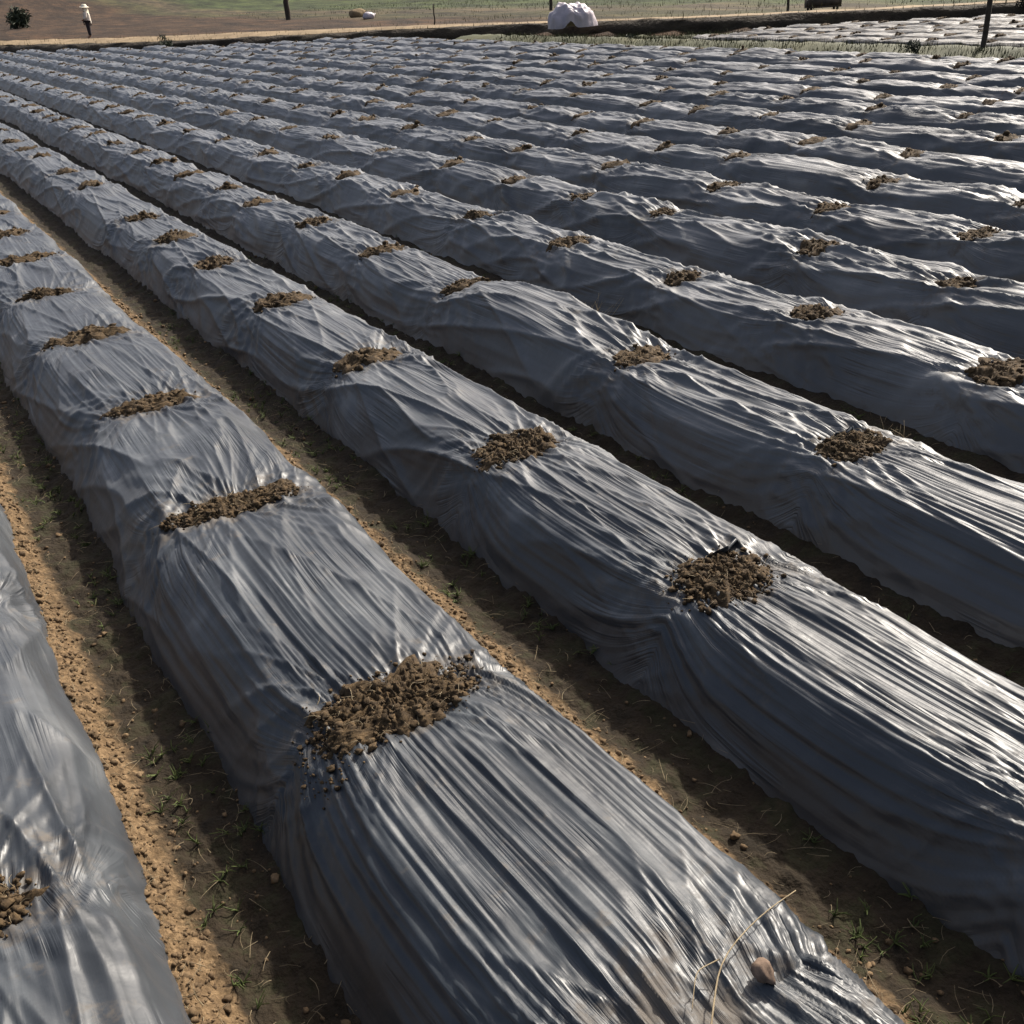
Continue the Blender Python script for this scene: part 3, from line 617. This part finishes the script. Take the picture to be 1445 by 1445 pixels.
bush('reddish_bush', (27.45, 19.15, .35), .36, .55, 1100, .035, M_WOOD, 'dark reddish brown bush cut by the right frame edge', 'bush')
# crumpled white tarp
def tarp():
    n, mm = 46, 30; V = []
    for i in range(n):
        th = 2 * math.pi * i / n
        for j in range(mm):
            r = j / (mm - 1); ph = r * math.pi / 2
            lob = 1 + .12 * math.cos(2 * th + .4) + .13 * float(perlin(math.cos(th) * 1.6, math.sin(th) * 1.6, 640))
            fold = (.11 * float(ridge(perlin(math.cos(th) * 5 + r, math.sin(th) * 5, 650))) ** 2 + .05 * float(ridge(perlin(math.cos(th) * 9, math.sin(th) * 9 + r * 3, 655)))) * r
            R = .72 * math.sin(ph) ** .9 * lob + fold * 1.3
            z = .78 * math.cos(ph) ** .75 * (1 + .22 * float(perlin(math.cos(th) * r * 1.9, math.sin(th) * r * 1.9, 660))) + .13 * float(fbm(math.cos(th) * r * 4, math.sin(th) * r * 4, 670, 2)) * math.cos(ph)
            # opening facing the field, where the sheet is lifted
            dth = (th - 4.25 + math.pi) % (2 * math.pi) - math.pi
            lift = math.exp(-(dth / .22) ** 2) * max(0, r - .45) / .55
            V.append((R * math.cos(th), R * math.sin(th) * .85, max(z, .0) + lift * .24))
    F = []
    for i in range(n):
        for j in range(mm - 1):
            a, b_ = i * mm + j, ((i + 1) % n) * mm + j; F.append([a, b_, b_ + 1, a + 1])
    return np.array(V), np.array(F)
V, F = tarp(); o = mesh_np('white_tarp', V, F, M_TARP); o.location = (19.78, 29.25, .36); o.rotation_euler = (0, 0, -.1); o.scale = (.82, .82, .85)
tag(o, 'crumpled white plastic tarp heaped on the earth bank near the top centre', 'tarp')
# pale sacks lying in the far field
for (x, y, r, lab) in [(24.6, 55.0, .22, 'small slumped white sack lying in the far brown field'), (25.5, 58.5, .3, 'grey bulging sack lying left of the small white one')]:
    V, F = ICO3; Vd = V * (1 + .18 * perlin(V[:, 0] * 2 + V[:, 2], V[:, 1] * 2, int(x * 10)))[:, None] * [r * 1.5, r, r * .9]
    Vd[:, 2] = np.maximum(Vd[:, 2] + r * .6, 0); A = Acc(); A.add(Vd, F)
    V2, F2 = tube([(r * 1.2, 0, r * .6), (r * 1.5, 0, r * .8), (r * 1.75, .03, r * 1.05)], [r * .3, r * .12, r * .22], 8); A.add(V2, F2)
    o = A.obj('sack', M_TARP if r < .25 else M_PATH); o.location = (x, y, .2); tag(o, lab, 'sack')

# ------------------------------------------------------------------ person
def plain(name, c, rough=.8):
    return noise_mat(name, [(.3, tuple(v * .85 for v in c)), (.7, tuple(min(1, v * 1.1) for v in c))], 9, bump=.15, bscale=30, rough=rough)
M_SKIN = plain('skin', (.28, .15, .09)); M_SHIRT = plain('pale_shirt', (.62, .55, .47)); M_TROU = plain('dark_trousers', (.03, .025, .028)); M_HAT = plain('cream_hat', (.7, .64, .5))
def skin(name, verts, edges, radii, mtl, sub=2, root=0):
    me = bpy.data.meshes.new(name); me.from_pydata(verts, edges, []); me.update()
    o = bpy.data.objects.new(name, me); COL.objects.link(o)
    mo = o.modifiers.new('skin', 'SKIN'); mo.use_smooth_shade = True
    for i, r in enumerate(radii):
        v = me.skin_vertices[0].data[i]; v.radius = (r, r) if not isinstance(r, tuple) else r; v.use_root = i == root
    ms = o.modifiers.new('sub', 'SUBSURF'); ms.levels = sub; ms.render_levels = sub
    dg = bpy.context.evaluated_depsgraph_get(); ev = o.evaluated_get(dg); nm = bpy.data.meshes.new_from_object(ev)
    o.modifiers.clear(); o.data = nm; nm.materials.clear(); nm.materials.append(mtl)
    for p_ in nm.polygons: p_.use_smooth = True
    bpy.data.meshes.remove(me); return o
pr = empty('person', (12.3, 63.6, .2)); 
# faces -x in local space; body one skinned surface
bv = [(0, 0, .9), (0, 0, 1.08), (-.02, 0, 1.24), (-.03, 0, 1.36), (-.04, 0, 1.44), (-.06, 0, 1.52), (-.07, 0, 1.60),
      (0, .1, .84), (.01, .11, .46), (.03, .11, .08), (-.1, .12, .04), (0, -.1, .84), (.03, -.1, .46), (.06, -.1, .08), (-.07, -.11, .04),
      (-.03, .17, 1.34), (-.03, .22, 1.08), (-.16, .2, .92), (-.23, .18, .88), (-.03, -.17, 1.34), (-.02, -.22, 1.08), (-.15, -.2, .94), (-.22, -.18, .9)]
be = [(0, 1), (1, 2), (2, 3), (3, 4), (4, 5), (5, 6), (0, 7), (7, 8), (8, 9), (9, 10), (0, 11), (11, 12), (12, 13), (13, 14), (3, 15), (15, 16), (16, 17), (17, 18), (3, 19), (19, 20), (20, 21), (21, 22)]
brr = [.14, .12, .14, .11, .055, .09, .08, .09, .06, .042, .035, .09, .06, .042, .035, .055, .042, .033, .03, .055, .042, .033, .03]
o = skin('body', bv, be, brr, M_SKIN); o.parent = pr
o = skin('shirt', [(0, 0, .66), (0, 0, 1.08), (-.02, 0, 1.24), (-.03, 0, 1.36), (-.03, .18, 1.34), (-.03, .225, 1.08), (-.12, .21, .97), (-.03, -.18, 1.34), (-.02, -.225, 1.08), (-.11, -.21, .98)],
         [(0, 1), (1, 2), (2, 3), (3, 4), (4, 5), (5, 6), (3, 7), (7, 8), (8, 9)], [.2, .16, .165, .125, .075, .06, .05, .075, .06, .05], M_SHIRT); o.parent = pr
o = skin('trousers', [(0, 0, .9), (0, .1, .82), (.01, .11, .46), (.03, .11, .12), (0, -.1, .82), (.03, -.1, .46), (.06, -.1, .12)], [(0, 1), (1, 2), (2, 3), (0, 4), (4, 5), (5, 6)], [.16, .11, .085, .07, .11, .085, .07], M_TROU); o.parent = pr
# sun hat with neck cloth
A = Acc(); n = 20; V = []; prof_h = [(.0, 1.76), (.07, 1.755), (.105, 1.71), (.115, 1.655), (.2, 1.60), (.21, 1.59), (.115, 1.635), (.1, 1.62)]
for (r, z) in prof_h:
    for i in range(n): t = 6.2832 * i / n; V.append((-.06 + r * math.cos(t), r * math.sin(t), z + (.015 * math.cos(t * 2) if r > .15 else 0)))
F = []
for j in range(len(prof_h) - 1):
    for i in range(n): F.append([j * n + i, j * n + (i + 1) % n, (j + 1) * n + (i + 1) % n, (j + 1) * n + i])
o = mesh_np('hat', V, F, M_HAT, parent=pr)
V = []; F = []
for j in range(7):
    for i in range(13):
        t = -1.7 + 3.4 * i / 12; rr_ = .125 + .008 * j + .012 * math.cos(i * 2.3); V.append((-.06 + rr_ * math.cos(t), rr_ * math.sin(t), 1.64 - .055 * j))
F = grid_faces(7, 13); o = mesh_np('neck_cloth', V, F, M_HAT, parent=pr)
pr.rotation_euler = Matrix.Rotation(.11, 4, Vector(FW)).to_3x3().to_euler() if False else (.0, .10, -.3); pr.scale = (1.2, 1.25, .92)
tag(pr, 'person in a cream sun hat, pale shirt and dark trousers standing beyond the path', 'person')
